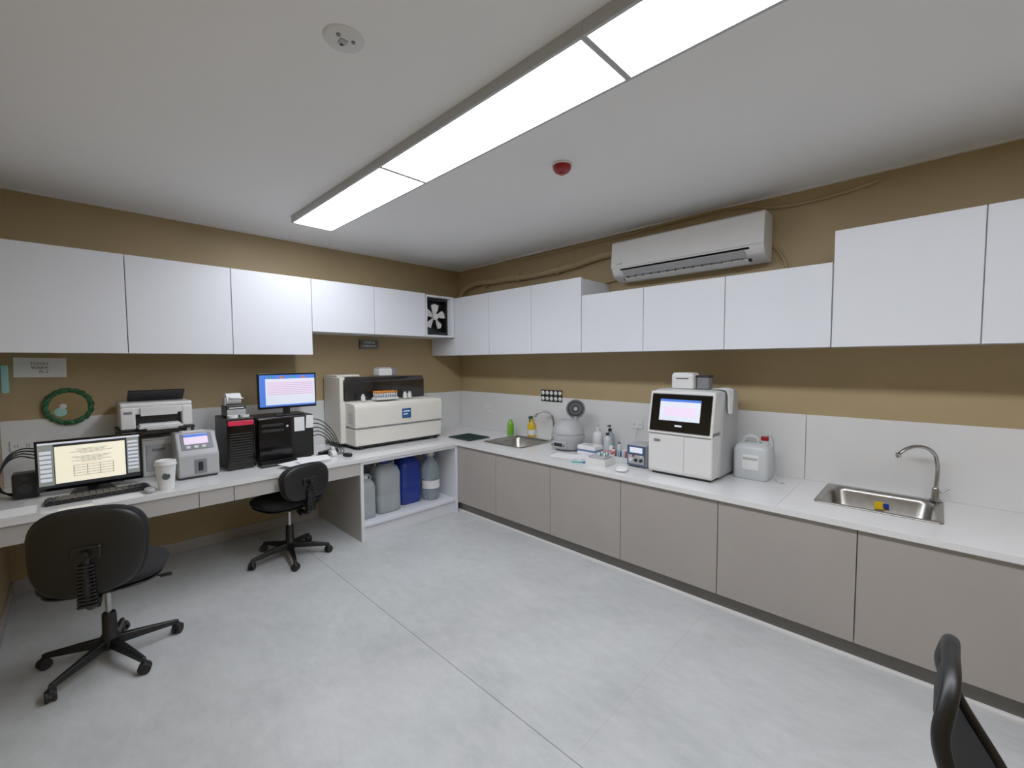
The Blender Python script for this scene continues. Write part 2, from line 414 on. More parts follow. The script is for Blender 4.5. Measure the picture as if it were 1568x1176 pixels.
# ------------------------------------------------------------------ office chairs
def base(g,r=.31,rot=0):
    for k in range(5):
        a=rot+k*2*math.pi/5; ca,sa=math.cos(a),math.sin(a)
        bm=bmesh.new()
        sec=[(.03,.026,.085,.135),(r*.55,.02,.075,.112),(r,.014,.062,.088)]
        L=[]
        for d,w,z0,z1 in sec:
            L.append([bm.verts.new((d*ca-s*w*sa,d*sa+s*w*ca,z)) for s,z in ((-1,z0),(1,z0),(.7,z1),(-.7,z1))])
        for A,B in zip(L,L[1:]):
            for i in range(4): bm.faces.new((A[i],A[(i+1)%4],B[(i+1)%4],B[i]))
        bm.faces.new(L[0]); bm.faces.new(L[-1])
        finish(g,'leg_%d'%(k+1),bm,M_black,.004)
        cx,cy=r*ca,r*sa
        cyl(g,'stem_%d'%(k+1),(cx,cy,.06),.008,.05,M_dark)
        ca2,sa2=math.cos(a+.9),math.sin(a+.9)
        for s in (-1,1):
            cyl(g,'wheel_%d_%d'%(k+1,s+2),(cx-s*.014*sa2,cy+s*.014*ca2,.030),.030,.018,M_rubber,rot=(math.pi/2,0,a+.9),bev=.004)
        lathe(g,'hood_%d'%(k+1),[(0,.024),(.014,.022),(.022,.008),(.023,-.004)],(cx,cy,.044),M_black,seg=16)
def chair(name,loc,rot,bw=.52,bh=.44,zb=.74,yb=-.25,sw=.50,sd=.47,zs=.515,brot=.2):
    g=G(name,loc,rot,world=False)
    base(g,rot=brot)
    lathe(g,'hub',[(0,.07),(.035,.07),(.045,.09),(.042,.15),(.034,.16),(.032,.27),(.028,.28),(0,.28)],(0,0,0),M_black)
    cyl(g,'gas_lift',(0,0,.36),.014,.22,M_chrome)
    box(g,'mechanism',(-.07,.07,-.12,.10,.435,.475),M_black,.01)
    pad(g,'seat',sw,.085,sd,(0,.03,zs),M_fabric,rot=(math.pi/2,0,0),e1=.5,e2=.62)
    pad(g,'seat_shell',sw*.94,.03,sd*.94,(0,.03,zs-.04),M_black,rot=(math.pi/2,0,0),e2=.62)
    tube(g,'lever',[(.05,0,.455),(.18,-.02,.45),(.25,-.03,.445)],.005,M_black)
    cyl(g,'lever_knob',(.27,-.032,.444),.011,.055,M_black,axis='x')
    tube(g,'tilt_knob_arm',[(0,-.1,.45),(0,-.17,.40)],.012,M_black)
    yk=yb-.055
    tube(g,'bracket',[(0,-.08,.45),(0,yk+.02,.455),(0,yk,.50),(0,yk+.005,zb+.02)],.017,M_black)
    for k in range(12):
        z=.465+k*(zb-.49)/12
        box(g,'boot_rib_%d'%(k+1),(-.040+.0006*k,.040-.0006*k,yk-.022,yk+.024,z,z+(zb-.49)/12*.72),M_black,.005)
    box(g,'bracket_plate',(-.06,.06,yk-.004,yk+.03,zb-.01,zb+.06),M_black,.01)
    cyl(g,'knob',(0,yk-.03,zb+.02),.02,.03,M_black,axis='y')
    pad(g,'backrest',bw,.075,bh,(0,yb,zb+.02),M_fabric,rot=(-.06,0,0),e1=.5,e2=.68,bend=.45,taper=.12)
    pad(g,'back_shell',bw*.95,.03,bh*.95,(0,yb-.035,zb+.02),M_black,rot=(-.06,0,0),e2=.68,bend=.45,taper=.12)
    return g
chair('office_chair',(.09,3.33,0),-.27,bw=.48,bh=.455,zb=.715,sw=.54,brot=.36)
chair('office_chair',(1.275,3.98,0),.24,bw=.43,bh=.30,zb=.685,sw=.52,zs=.51,brot=.5)

def mesh_chair(loc,rot):
    g=G('mesh_office_chair',loc,rot,world=False)
    base(g,rot=.3)
    lathe(g,'hub',[(0,.07),(.035,.07),(.045,.09),(.042,.15),(.034,.16),(.032,.27),(0,.28)],(0,0,0),M_black)
    cyl(g,'gas_lift',(0,0,.36),.014,.22,M_chrome)
    box(g,'mechanism',(-.08,.08,-.14,.10,.435,.475),M_black,.01)
    pad(g,'seat',.5,.08,.44,(0,.08,.50),M_fabric,rot=(math.pi/2,0,0),e1=.5,e2=.6)
    def yp(z):
        t=(z-.48)/.455
        return -.13-.185*math.sin(min(1.0,t*1.15)*math.pi/2)+.13*max(0,t-.72)
    def pt(th):
        z=.71+.225*sp(math.sin(th),.7); x=.205*sp(math.cos(th),.6)*(1-.12*(z-.71)/.21)
        return (x,yp(z)+.45*x*x,z)
    tube(g,'back_frame',[pt(2*math.pi*i/32) for i in range(32)],.018,M_black,cyclic=True)
    bm=bmesh.new(); rings=[]
    for k in range(9):
        s=k/8; ring=[]
        for i in range(40):
            x,y,z=pt(2*math.pi*i/40); z=.71+(z-.71)*s; x*=s
            ring.append(bm.verts.new((x,yp(z)+.45*x*x,z)))
        rings.append(ring)
    for A,B in zip(rings,rings[1:]):
        for i in range(40): bm.faces.new((A[i],A[(i+1)%40],B[(i+1)%40],B[i]))
    bmesh.ops.remove_doubles(bm,verts=bm.verts,dist=1e-5)
    finish(g,'back_mesh',bm,M_mesh,0,smooth=True)
    tube(g,'spine',[(0,-.08,.45),(0,-.13,.455),(0,yp(.50)-.005,.48),(0,yp(.54),.54)],.022,M_black)
    return g
mesh_chair((1.56,-.335,0),math.radians(179))

# ------------------------------------------------------------------ desk equipment
Z=.80
def monitor(x0,x1,y,z0,z1,kind,foot):
    g=G('computer_monitor',((x0+x1)/2,y,foot))
    box(g,'shell',(x0,x1,y,y+.035,z0,z1),M_blackg,.004)
    xc=(x0+x1)/2
    box(g,'rear_bulge',(xc-.14,xc+.14,y+.03,y+.06,z0+.06,z1-.06),M_black,.01)
    box(g,'neck',(xc-.03,xc+.03,y+.05,y+.075,foot+.008,(z0+z1)/2),M_black,.004)
    prism(g,'foot',[(xc-.12,y-.05),(xc+.12,y-.05),(xc+.09,y+.14),(xc-.09,y+.14)],'z',foot,foot+.012,M_black,.004)
    bz=.014; a,b,c,d=x0+bz,x1-bz,z0+.022,z1-bz
    def q(n,fx0,fx1,fz0,fz1,m,k=1):
        box(g,n,(a+(b-a)*fx0,a+(b-a)*fx1,y-.001-.0006*k,y,c+(d-c)*fz0,c+(d-c)*fz1),m,0)
    if kind==0:
        q('screen',0,1,0,1,M_uidark); q('side_bar',0,.14,.06,.96,M_ui,2); q('page',.15,.84,.08,.90,M_cream_scr,2); q('right_bar',.86,.99,.1,.96,M_ui,2)
        q('title',0,1,.96,1,M_scrwhite,3)
        for k in range(9):
            w=.2+.35*random.random(); q('line_%d'%k,.5-w/2,.5+w/2,.80-.03*k-(.05 if k>3 else 0),.81-.03*k-(.05 if k>3 else 0),M_ui,3)
        for k in range(5): q('row_%d'%k,.32,.72,.2+.06*k,.207+.06*k,M_uidark,3)
        for k in range(4): q('col_%d'%k,.32+.13*k,.325+.13*k,.2,.44,M_uidark,4)
        for k in range(8): q('r_%d'%k,.87,.98,.2+.09*k,.25+.09*k,M_scrwhite,3)
        for k in range(7): q('s_%d'%k,.015,.12,.15+.1*k,.22+.1*k,M_scrwhite,3)
    else:
        q('screen',0,1,0,1,M_scrwhite); q('bar',0,1,.88,1,M_scrblue,2); q('left',0,.1,.05,.88,M_scrblue,2); q('table',.12,.98,.35,.8,M_scrpink,2)
        for k in range(7): q('row_%d'%k,.14,.96,.38+.06*k,.388+.06*k,M_ui,3)
        for k in range(4): q('chip_%d'%k,.15+.2*k,.22+.2*k,.90,.96,M_orange if k%2 else M_teal,3)
        q('task',0,1,0,.05,M_scrblue,3); q('panel',.12,.5,.1,.3,M_scrwhite,2)
monitor(-.20,.345,4.25,.835,1.18,0,Z)
def keyboard(c,w,rot):
    g=G('computer_keyboard',(c[0],c[1],Z),rot,world=False)
    box(g,'tray',(-w/2,w/2,-.075,.075,.0,.02),M_black,.005)
    bs=[]
    n=15
    for r in range(5):
        for k in range(n):
            x=-w/2+.012+k*(w-.024)/n; y=-.065+r*.027
            bs.append((x,x+(w-.024)/n*.86,y,y+.022,.02,.028))
    boxes(g,'keys',bs,M_black)
keyboard((.10,4.04),.52,.03)
g=G('speaker',(-.27,4.5,Z)); box(g,'cabinet',(-.31,-.19,4.30,4.42,Z,.97),M_black,.012); cyl(g,'cone',(-.25,4.298,.87),.035,.006,M_dark,axis='y'); cyl(g,'tweeter',(-.25,4.298,.935),.015,.006,M_dark,axis='y')
g=G('power_cable',(-.33,4.5,1))
for k in range(4):
    o=k*.02; tube(g,'cable_%d'%k,[(-.21+o,4.60,1.02+o),(-.30,4.55-o,1.05+o*.8),(-.365,4.50-o,.98),(-.37,4.45-o,.86),(-.32+o,4.45,.806+.004*k),(-.20,4.62-o,.806+.004*k)],.005,M_rubber)
g=G('paper_sheet',(-.3,3.95,Z)); box(g,'sheet',(-.37,-.19,3.86,4.06,Z,.803),M_paper,0); box(g,'notebook',(-.375,-.25,4.08,4.2,Z,.812),M_lgrey,.002)
g=G('paper_sheet',(.2,3.85,Z)); box(g,'sheet',(.06,.30,3.80,3.93,Z,.802),M_paper,0,rot=(0,0,.1))
g=G('computer_mouse',(.345,3.90,Z)); pad(g,'body',.06,.034,.10,(.345,3.89,Z+.016),M_lgrey,rot=(math.pi/2,0,0),e2=.9)
g=G('coffee_cup',(.44,3.91,Z),world=False)
lathe(g,'cup',[(0,0),(.043,0),(.045,.006),(.060,.175),(.062,.18)],(0,0,0),M_paper)
lathe(g,'lid',[(.064,.172),(.065,.182),(.062,.186),(.060,.205),(.055,.208),(.05,.200),(0,.200)],(0,0,0),M_wht)
cyl(g,'logo_disc',(-.006,-.0545,.10),.024,.004,mat('logo_green','2f3f3a',.5),rot=(math.pi/2-.09,0,.1))
def small_analyzer():
    g=G('benchtop_analyzer',(.665,4.3,Z))
    x0,x1,y0,y1=.535,.80,4.08,4.395
    prism(g,'body',[(y0+.02,Z+.012),(y1,Z+.012),(y1,Z+.34),(y0+.13,Z+.35),(y0+.02,Z+.215),(y0,Z+.19),(y0,Z+.03)],'x',x0,x1,M_lgrey,.014,4)
    prism(g,'side_band',[(y0+.05,Z+.012),(y1,Z+.012),(y1,Z+.345),(y0+.16,Z+.355)],'x',x0+.05,x1-.05,M_wht,.01,3)
    def slab(nm,xa,xb,f0,f1,m,off):
        p0=Vector((0,y0+.02,Z+.215)); p1=Vector((0,y0+.13,Z+.35)); d=(p1-p0)
        c=p0+d*((f0+f1)/2); nn=Vector((0,-d.z,d.y)).normalized(); c=c+nn*off
        L=d.length*(f1-f0)
        box(g,nm,(xa,xb,c.y-.003,c.y+.003,c.z-L/2,c.z+L/2),m,.001,rot=(-math.atan2(d.y,d.z),0,0))
    slab('screen_bezel',x0+.03,x1-.03,.08,.92,M_mgrey,.001); slab('screen',x0+.05,x1-.06,.35,.88,M_scrpink,.004); slab('screen_bar',x0+.05,x1-.06,.72,.86,M_scrblue,.0055)
    for k in range(3): slab('button_%d'%k,x0+.06+.05*k,x0+.085+.05*k,.14,.26,M_wht,.005)
    box(g,'slot_door',(x0+.10,x0+.18,y0-.004,y0+.004,Z+.04,Z+.15),M_mgrey,.002)
    box(g,'slot',(x0+.125,x0+.155,y0-.008,y0,Z+.06,Z+.13),M_black,.002)
    box(g,'foot_bar',(x0+.01,x1-.01,y0+.02,y1-.02,Z,Z+.014),M_dark,.002)
small_analyzer()
g=G('printer_stand',(.47,4.6,Z))
box(g,'top_board',(.22,.70,4.405,4.77,1.165,1.185),M_black,.003)
for k,(x,y) in enumerate([(.235,4.42),(.685,4.42),(.235,4.75),(.685,4.75)]): box(g,'leg_%d'%(k+1),(x-.01,x+.01,y-.01,y+.01,Z,1.166),M_black,.002)
g=G('white_storage_box',(.45,4.55,Z)); box(g,'body',(.36,.56,4.43,4.70,Z,1.09),M_wht,.01); box(g,'front_panel',(.38,.54,4.424,4.432,Z+.04,1.05),M_lgrey,.004); box(g,'lid',(.355,.565,4.425,4.705,1.09,1.105),M_wht,.004); box(g,'grip',(.42,.50,4.418,4.426,1.0,1.02),M_mgrey,.002)
def printer():
    g=G('inkjet_printer',(.465,4.6,1.185))
    x0,x1,y0,y1,z=.24,.69,4.42,4.74,1.186
    box(g,'left_side',(x0,x0+.09,y0,y1,z,z+.17),M_wht,.012,seg=3)
    box(g,'right_side',(x1-.07,x1,y0,y1,z,z+.17),M_wht,.012,seg=3)
    box(g,'rear_body',(x0+.02,x1-.02,y0+.1,y1-.004,z,z+.165),M_wht,.008)
    box(g,'upper_front',(x0+.03,x1-.03,y0+.005,y1-.008,z+.115,z+.172),M_wht,.01)
    box(g,'scanner_lid',(x0,x1,y0+.005,y1,z+.165,z+.205),M_wht,.014,seg=3)
    box(g,'cavity',(x0+.088,x1-.068,y0+.085,y0+.102,z+.02,z+.112),M_black,0)
    box(g,'output_tray',(x0+.10,x1-.08,y0-.09,y0+.11,z+.008,z+.022),M_wht,.003)
    box(g,'tray_tip',(x0+.14,x1-.12,y0-.17,y0-.09,z+.004,z+.014),M_lgrey,.003)
    prism(g,'control_tilt',[(y0-.004,z+.10),(y0+.02,z+.17),(y0-.012,z+.165)],'x',x0+.12,x1-.10,M_wht,.002)
    box(g,'buttons',(x0+.02,x0+.07,y0-.003,y0+.002,z+.12,z+.14),M_mgrey,.002)
    prism(g,'rear_paper_support',[(y1-.10,z+.205),(y1-.04,z+.205),(y1-.06,z+.23),(y0+.12,z+.30),(y0+.10,z+.285)],'x',x0+.06,x1-.03,M_dark,.004)
    box(g,'paper_stack',(x0+.11,x1-.09,y0-.07,y0+.09,z+.024,z+.034),M_paper,0)
printer()
g=G('computer_tower',(.97,4.35,Z))
box(g,'case',(.87,1.075,4.16,4.56,Z+.01,1.235),M_black,.006)
box(g,'front_bezel',(.868,1.077,4.145,4.165,Z+.01,1.20),M_blackg,.006)
boxes(g,'mesh_lines',[(.89,1.055,4.141,4.146,Z+.06+.022*k,Z+.068+.022*k) for k in range(12)],M_dark)
box(g,'red_strip',(.88,1.065,4.139,4.147,1.175,1.215),M_pink,.003)
box(g,'feet',(.885,1.06,4.17,4.54,Z,Z+.012),M_rubber,.002)
g=G('receipt_printer',(.96,4.4,1.236)); box(g,'body',(.90,1.05,4.28,4.46,1.236,1.34),M_dark,.012); box(g,'front',(.905,1.045,4.272,4.285,1.25,1.30),M_lgrey,.004); box(g,'slot',(.92,1.03,4.268,4.274,1.31,1.318),M_paper,0); cyl(g,'roll',(.97,4.37,1.385),.05,.11,M_paper,axis='x'); box(g,'roll_clip',(.90,.915,4.33,4.41,1.33,1.40),M_lgrey,.004); box(g,'slip',(.93,1.04,4.30,4.38,1.40,1.402),M_paper,0,rot=(.2,.1,.2))
g=G('tape_roll',(.93,4.22,1.236)); lathe(g,'roll',[(.022,0),(.04,0),(.04,.022),(.022,.022),(.022,0)],(.93,4.21,1.236),M_paper); lathe(g,'roll_2',[(.02,0),(.036,0),(.036,.02),(.02,.02),(.02,0)],(1.02,4.22,1.236),M_wht)
g=G('desktop_computer',(1.36,4.4,Z))
box(g,'case',(1.12,1.60,4.24,4.62,Z+.01,1.208),M_black,.008)
box(g,'bezel',(1.125,1.40,4.225,4.245,Z+.02,1.20),M_blackg,.005)
box(g,'drive_slot',(1.15,1.33,4.221,4.227,1.13,1.15),M_dark,.001); box(g,'drive_slot_2',(1.15,1.33,4.221,4.227,1.08,1.10),M_dark,.001)
cyl(g,'power_button',(1.36,4.222,1.12),.01,.006,M_lgrey,axis='y')
box(g,'feet',(1.14,1.58,4.26,4.60,Z,Z+.012),M_rubber,.002)
box(g,'note_1',(1.425,1.515,4.232,4.238,1.06,1.19),M_paper,0); box(g,'note_2',(1.53,1.595,4.232,4.238,1.08,1.20),M_paper,0,rot=(0,.05,0))
box(g,'note_side',(1.601,1.604,4.26,4.34,1.06,1.19),M_paper,0)
monitor(1.155,1.665,4.32,1.275,1.60,1,1.21)
keyboard((1.30,4.12),.42,-.05)
g=G('paper_sheet',(1.45,3.95,Z))
for k,(x,y,r) in enumerate([(1.34,3.93,.3),(1.50,3.99,-.2),(1.46,3.91,.1)]): box(g,'sheet_%d'%k,(x-.13,x+.13,y-.08,y+.08,Z+.031+.003*k,Z+.032+.003*k),M_paper,0,rot=(.02,.0,r))
box(g,'stack',(1.32,1.60,3.85,3.96,Z,Z+.03),M_paper,.001,rot=(0,0,.08))
g=G('computer_mouse',(1.80,3.95,Z)); pad(g,'body',.065,.036,.11,(1.81,3.98,Z+.017),M_black,rot=(math.pi/2,0,.3),e2=.9)
g=G('power_strip',(1.75,4.3,Z)); box(g,'body',(1.62,1.84,4.20,4.26,Z,Z+.04),M_black,.005,rot=(0,0,.5))
for k in range(5): tube(g,'cable_%d'%k,[(1.62,4.45,.95+.05*k),(1.70,4.30-.03*k,.98+.03*k),(1.77+.02*k,4.22,.86),(1.72+.03*k,4.14,.812),(1.62,4.12+.03*k,.806)],.0045,M_rubber)
g=G('tape_dispenser',(1.72,4.1,Z)); prism(g,'body',[(4.06,Z),(4.17,Z),(4.16,Z+.05),(4.10,Z+.06),(4.06,Z+.03)],'x',1.70,1.75,M_wht,.008); cyl(g,'roll',(1.725,4.12,Z+.06),.03,.03,M_milk,axis='x')

def chem():
    g=G('chemistry_analyzer',(2.5,4.45,Z))
    x0,x1,yf,yb=1.98,3.05,4.15,4.77
    for k,(x,y) in enumerate([(2.06,4.2),(2.98,4.2),(2.06,4.7),(2.98,4.7)]): cyl(g,'foot_%d'%k,(x,y,Z+.012),.03,.024,M_rubber)
    box(g,'base_plinth',(x0+.02,x1-.02,yf+.03,yb,Z+.02,Z+.06),M_dark,.003)
    box(g,'lower_front',(x0,x1,yf+.01,yb-.02,Z+.04,Z+.22),M_cream,.014,seg=3)
    prism(g,'upper_front',[(yf,Z+.225),(yf-.004,Z+.42),(yf+.02,Z+.475),(yf+.30,Z+.495),(yb-.02,Z+.495),(yb-.02,Z+.225)],'x',x0-.004,x1+.004,M_cream,.014,3)
    box(g,'left_tower',(x0-.06,x0+.0,yf+.215,yb,Z+.05,Z+.745),M_cream,.012,seg=3)
    box(g,'seam_front',(x0+.012,x1-.012,yf+.004,yf+.012,Z+.216,Z+.23),M_mgrey,0)
    box(g,'rear_body',(x0-.01,x1-.12,yf+.44,yb-.003,Z+.45,Z+.735),M_cream,.01)
    prism(g,'smoked_cover',[(yf+.20,Z+.493),(yf+.20,Z+.70),(yf+.23,Z+.742),(yf+.45,Z+.742),(yf+.45,Z+.493)],'x',x0-.025,x1-.11,M_smoke,.012,3)
    box(g,'cover_split',(2.50,2.506,yf+.196,yf+.202,Z+.50,Z+.70),M_black,0)
    box(g,'top_tray',(x0-.05,x0+.20,yf+.30,yb-.02,Z+.744,Z+.765),M_cream,.006)
    box(g,'label_plate',(2.51,2.62,yf-.010,yf-.002,Z+.285,Z+.39),mat('label_blue','1d4f86',.3),.002)
    box(g,'label_line_1',(2.525,2.605,yf-.0115,yf-.009,Z+.355,Z+.365),M_scrwhite,0); box(g,'label_line_2',(2.525,2.58,yf-.0115,yf-.009,Z+.325,Z+.333),M_scrwhite,0)
    boxes(g,'side_vents',[(x0-.0055,x0-.003,yf+.06,yf+.16,Z+.27+.02*k,Z+.278+.02*k) for k in range(6)],M_lgrey)
chem()
g=G('sample_tube_rack',(2.38,4.24,1.29))
box(g,'rack_base',(2.24,2.50,4.19,4.31,1.296,1.32),M_wht,.004)
for i in range(9):
    for j in range(3):
        x,y=2.26+i*.0275,4.21+j*.04
        cyl(g,'tube_%d_%d'%(i,j),(x,y,1.345),.009,.05,M_milk,seg=12,bev=0); cyl(g,'cap_%d_%d'%(i,j),(x,y,1.378),.011,.02,M_orange,seg=12,bev=0)
g=G('reagent_bottle',(2.13,4.26,1.30))
for k,x in enumerate((2.62,2.68,2.12)): cyl(g,'bottle_%d'%k,(x,4.26,1.32),.022,.05,M_wht); cyl(g,'cap_%d'%k,(x,4.26,1.355),.014,.02,M_wht)
g=G('barcode_label_printer',(2.5,4.5,1.54)); box(g,'body',(2.40,2.56,4.42,4.56,1.545,1.625),M_wht,.01); box(g,'lid',(2.41,2.55,4.43,4.55,1.62,1.64),M_lgrey,.006); box(g,'side_unit',(2.57,2.63,4.44,4.54,1.545,1.635),M_mgrey,.006)

def jug(name,c,w,d,h,m,capm,handle=True):
    g=G(name,c,world=False)
    bm=loft([(rrect(w*.9,d*.9,w*.2),0),(rrect(w,d,w*.24),.012),(rrect(w,d,w*.24),h*.33),(rrect(w*.975,d*.975,w*.24),h*.35),(rrect(w,d,w*.24),h*.37),(rrect(w,d,w*.24),h*.72),(rrect(w*.92,d*.9,w*.3),h*.82),(rrect(w*.55,d*.55,w*.2),h*.90),(rrect(w*.3,w*.3,w*.149),h*.92)])
    finish(g,'body',bm,m,0,smooth=True)
    cyl(g,'cap',(0,0,h*.95),w*.19,h*.08,capm,seg=24)
    cyl(g,'collar',(0,0,h*.915),w*.2,h*.02,capm,seg=24)
    if handle: tube(g,'handle',[(w*.34,0,h*.80),(w*.36,0,h*.93),(w*.2,0,h*.985),(-w*.2,0,h*.985),(-w*.36,0,h*.93),(-w*.34,0,h*.80)],.010,m)
    return g
zs=.163
jug('chemical_jug',(1.985,4.00,zs),.16,.18,.42,M_jugl,M_wht)
jug('chemical_jug',(2.23,4.05,zs),.27,.25,.54,M_jugl,M_blue)
jug('chemical_jug',(2.53,4.13,zs),.27,.26,.56,M_blue,M_blue)
g=G('water_bottle',(2.78,4.02,zs),world=False)
lathe(g,'body',[(0,.0),(.09,0),(.10,.015),(.10,.10),(.094,.115),(.10,.13),(.10,.20),(.094,.215),(.10,.23),(.10,.33),(.09,.38),(.045,.45),(.035,.47),(.035,.49)],(0,0,0),M_clear)
lathe(g,'label',[(.1015,.13),(.1015,.22)],(0,0,0),M_paper); cyl(g,'cap',(0,0,.505),.04,.035,M_wht)
tube(g,'handle',[(.05,0,.46),(.085,0,.49),(.07,0,.53),(-.07,0,.53),(-.085,0,.49),(-.05,0,.46)],.007,M_blue)

# ------------------------------------------------------------------ things on the walls
g=G('room_sign',(2.47,4.78,1.91)); box(g,'plate',(2.35,2.59,4.783,4.799,1.855,1.965),M_dark,.002)
box(g,'border',(2.36,2.58,4.781,4.784,1.862,1.958),M_lgrey,0); box(g,'face',(2.364,2.576,4.7795,4.782,1.866,1.954),M_blackg,0)
text(g,'text_1','CLINICAL',.036,(2.47,4.779,1.93),RA,M_paper); text(g,'text_2','CHEMISTRY',.036,(2.47,4.779,1.89),RA,M_paper)
g=G('paper_notice',(-.17,4.79,1.67)); box(g,'sheet',(-.30,-.03,4.795,4.799,1.60,1.745),M_paper,0,rot=(0,.02,0)); text(g,'t1','TODAY',.028,(-.17,4.793,1.70),RA,M_dark); text(g,'t2','WARM',.028,(-.17,4.793,1.67),RA,M_dark); text(g,'t3','PL.2',.028,(-.15,4.793,1.64),RA,M_dark)
g=G('paper_notice',(-.37,4.6,1.6)); box(g,'teal_sheet',(XL,XL+.003,4.50,4.77,1.50,1.70),mat('teal_paper','9fd8d4',.7),0); box(g,'folded_edge',(-.36,-.325,4.793,4.797,1.49,1.69),mat('teal_paper','9fd8d4',.7),0)
# round mirror with green wreath frame
g=G('round_wreath_mirror',(-.03,4.77,1.37))
ring=[(-.03+(.125+.006*math.sin(i*2.1))*math.cos(2*math.pi*i/48),4.778+.004*math.sin(i*1.7),1.37+(.125+.006*math.cos(i*2.7))*math.sin(2*math.pi*i/48)) for i in range(48)]
tube(g,'frame',ring,.016,M_green,cyclic=True)
bm=bmesh.new()
for i in range(70):
    a=random.random()*6.283; r=.125+random.uniform(-.014,.014)
    bmesh.ops.create_icosphere(bm,subdivisions=1,radius=.008,matrix=Matrix.Translation((-.03+r*math.cos(a),4.766+random.uniform(-.005,.005),1.37+r*math.sin(a)))@Euler((random.random()*3,random.random()*3,0)).to_matrix().to_4x4()@Matrix.Diagonal((1.4,.5,.8,1)))
finish(g,'leaves',bm,M_green,smooth=True)
cyl(g,'mirror_glass',(-.03,4.792,1.37),.115,.01,mat('mirror_glass','b5b2a6',.04,metal=1,var=.01),axis='y')
cyl(g,'blue_figure',(-.075,4.785,1.33),.035,.006,mat('pale_teal','8fc4b8',.5),axis='y'); cyl(g,'figure_head',(-.06,4.784,1.372),.02,.006,M_milk,axis='y')
def outlet(c,wall):
    g=G('electrical_outlet',c)
    x,y,z=c
    if wall=='A':
        box(g,'plate',(x-.06,x+.06,y-.01,y,z-.04,z+.04),M_wht,.003)
        for s in (-1,1): boxes(g,'slots_%d'%(s+1),[(x+s*.03-.008,x+s*.03-.005,y-.0108,y-.0098,z-.012,z+.01),(x+s*.03+.005,x+s*.03+.008,y-.0108,y-.0098,z-.012,z+.01)],M_dark)
    else:
        box(g,'plate',(x-.01,x,y-.06,y+.06,z-.04,z+.04),M_wht,.003)
        for s in (-1,1): boxes(g,'slots_%d'%(s+1),[(x-.0108,x-.0098,y+s*.03-.008,y+s*.03-.005,z-.012,z+.01),(x-.0108,x-.0098,y+s*.03+.005,y+s*.03+.008,z-.012,z+.01)],M_dark)
outlet((-.28,4.79,1.10),'A'); outlet((3.84,2.05,1.08),'B'); outlet((3.84,4.2,1.08),'B')
g=G('test_card_poster',(3.84,3.1,1.3))
box(g,'card',(3.836,3.839,2.97,3.28,1.235,1.37),M_black,0)
for i in range(5):
    for j in range(2): cyl(g,'dot_%d_%d'%(i,j),(3.835,3.00+i*.0625,1.27+j*.065),.023,.003,M_paper,axis='x',bev=0)

# ------------------------------------------------------------------ counter items
g=G('draining_mat',(3.28,3.95,Z)); box(g,'mat',(3.10,3.42,3.72,4.10,Z,Z+.014),M_dgreen,.005)
for k in range(8): box(g,'rib_%d'%k,(3.12,3.40,3.745+k*.045,3.757+k*.045,Z+.014,Z+.02),M_dgreen,.001)
g=G('dish_soap_bottle',(3.72,3.63,Z),world=False)
lathe(g,'body',[(0,0),(.036,0),(.040,.01),(.040,.13),(.032,.16),(.014,.18),(.014,.195)],(0,.04,0),M_lime); cyl(g,'cap',(0,.04,.21),.015,.03,M_wht)
g=G('spray_bottle',(3.80,3.40,Z),world=False)
lathe(g,'body',[(0,0),(.042,0),(.048,.01),(.048,.14),(.022,.19),(.015,.22)],(0,0,0),M_yel)
lathe(g,'label',[(.0485,.03),(.0485,.09)],(0,0,0),M_paper)
box(g,'trigger_head',(-.045,.02,-.012,.012,.22,.25),M_green,.005); box(g,'trigger',(-.035,-.027,-.006,.006,.18,.225),M_green,.002)
def centrifuge():
    g=G('centrifuge',(3.53,2.655,Z),world=False)
    lathe(g,'body',[(0,.012),(.13,.012),(.145,.03),(.155,.09),(.170,.12),(.170,.15),(.158,.155),(.158,.165),(.165,.17),(.156,.22),(.125,.27),(.08,.30),(.075,.305),(.07,.28),(0,.24)],(0,0,0),M_lgrey,seg=48)
    box(g,'control_panel',(-.165,-.12,-.09,.09,.03,.10),M_lgrey,.01)
    box(g,'display',(-.168,-.164,-.05,.05,.05,.085),M_dark,.001)
    for s in (-1,1): cyl(g,'knob_%d'%(s+2),(-.168,s*.07,.065),.012,.014,M_mgrey,axis='x')
    for k in range(4): cyl(g,'foot_%d'%k,(.1*math.cos(k*1.57+.78),.1*math.sin(k*1.57+.78),.006),.018,.014,M_rubber)
    R=(0,math.radians(-78),math.radians(35)); P=(.10,-.02,.405)
    lathe(g,'open_lid',[(0,-.03),(.07,-.028),(.094,-.01),(.099,.008),(.090,.012),(.084,.004),(0,.004)],P,M_mgrey,rot=R)
    lathe(g,'lid_liner',[(0,.006),(.083,.006),(.083,.003)],P,M_black,rot=R)
    lathe(g,'lid_ring',[(.045,.007),(.05,.012),(.055,.007)],P,M_mgrey,rot=R)
    lathe(g,'lid_boss',[(0,.016),(.018,.014),(.02,.006)],P,M_lgrey,rot=R)
    box(g,'hinge',(.07,.12,-.05,.01,.25,.33),M_lgrey,.005)
centrifuge()
def bottle(name,p,r,h,m,capm,pump=False):
    g=G(name,p,world=False)
    lathe(g,'body',[(0,0),(r*.92,0),(r,.008),(r,h*.62),(r*.8,h*.74),(r*.35,h*.82),(r*.35,h*.86)],(0,0,0),m); cyl(g,'cap',(0,0,h*.91),r*.42,h*.12,capm)
    if pump:
        tube(g,'pump_stem',[(0,0,h*.95),(0,0,h*1.08)],.004,capm); box(g,'pump_head',(-.04,.012,-.009,.009,h*1.06,h*1.12),capm,.003)
bottle('white_bottle',(3.72,2.42,Z),.052,.23,M_wht,M_wht,True)
bottle('clear_bottle',(3.75,2.30,Z),.044,.23,M_clear,M_dark,True)
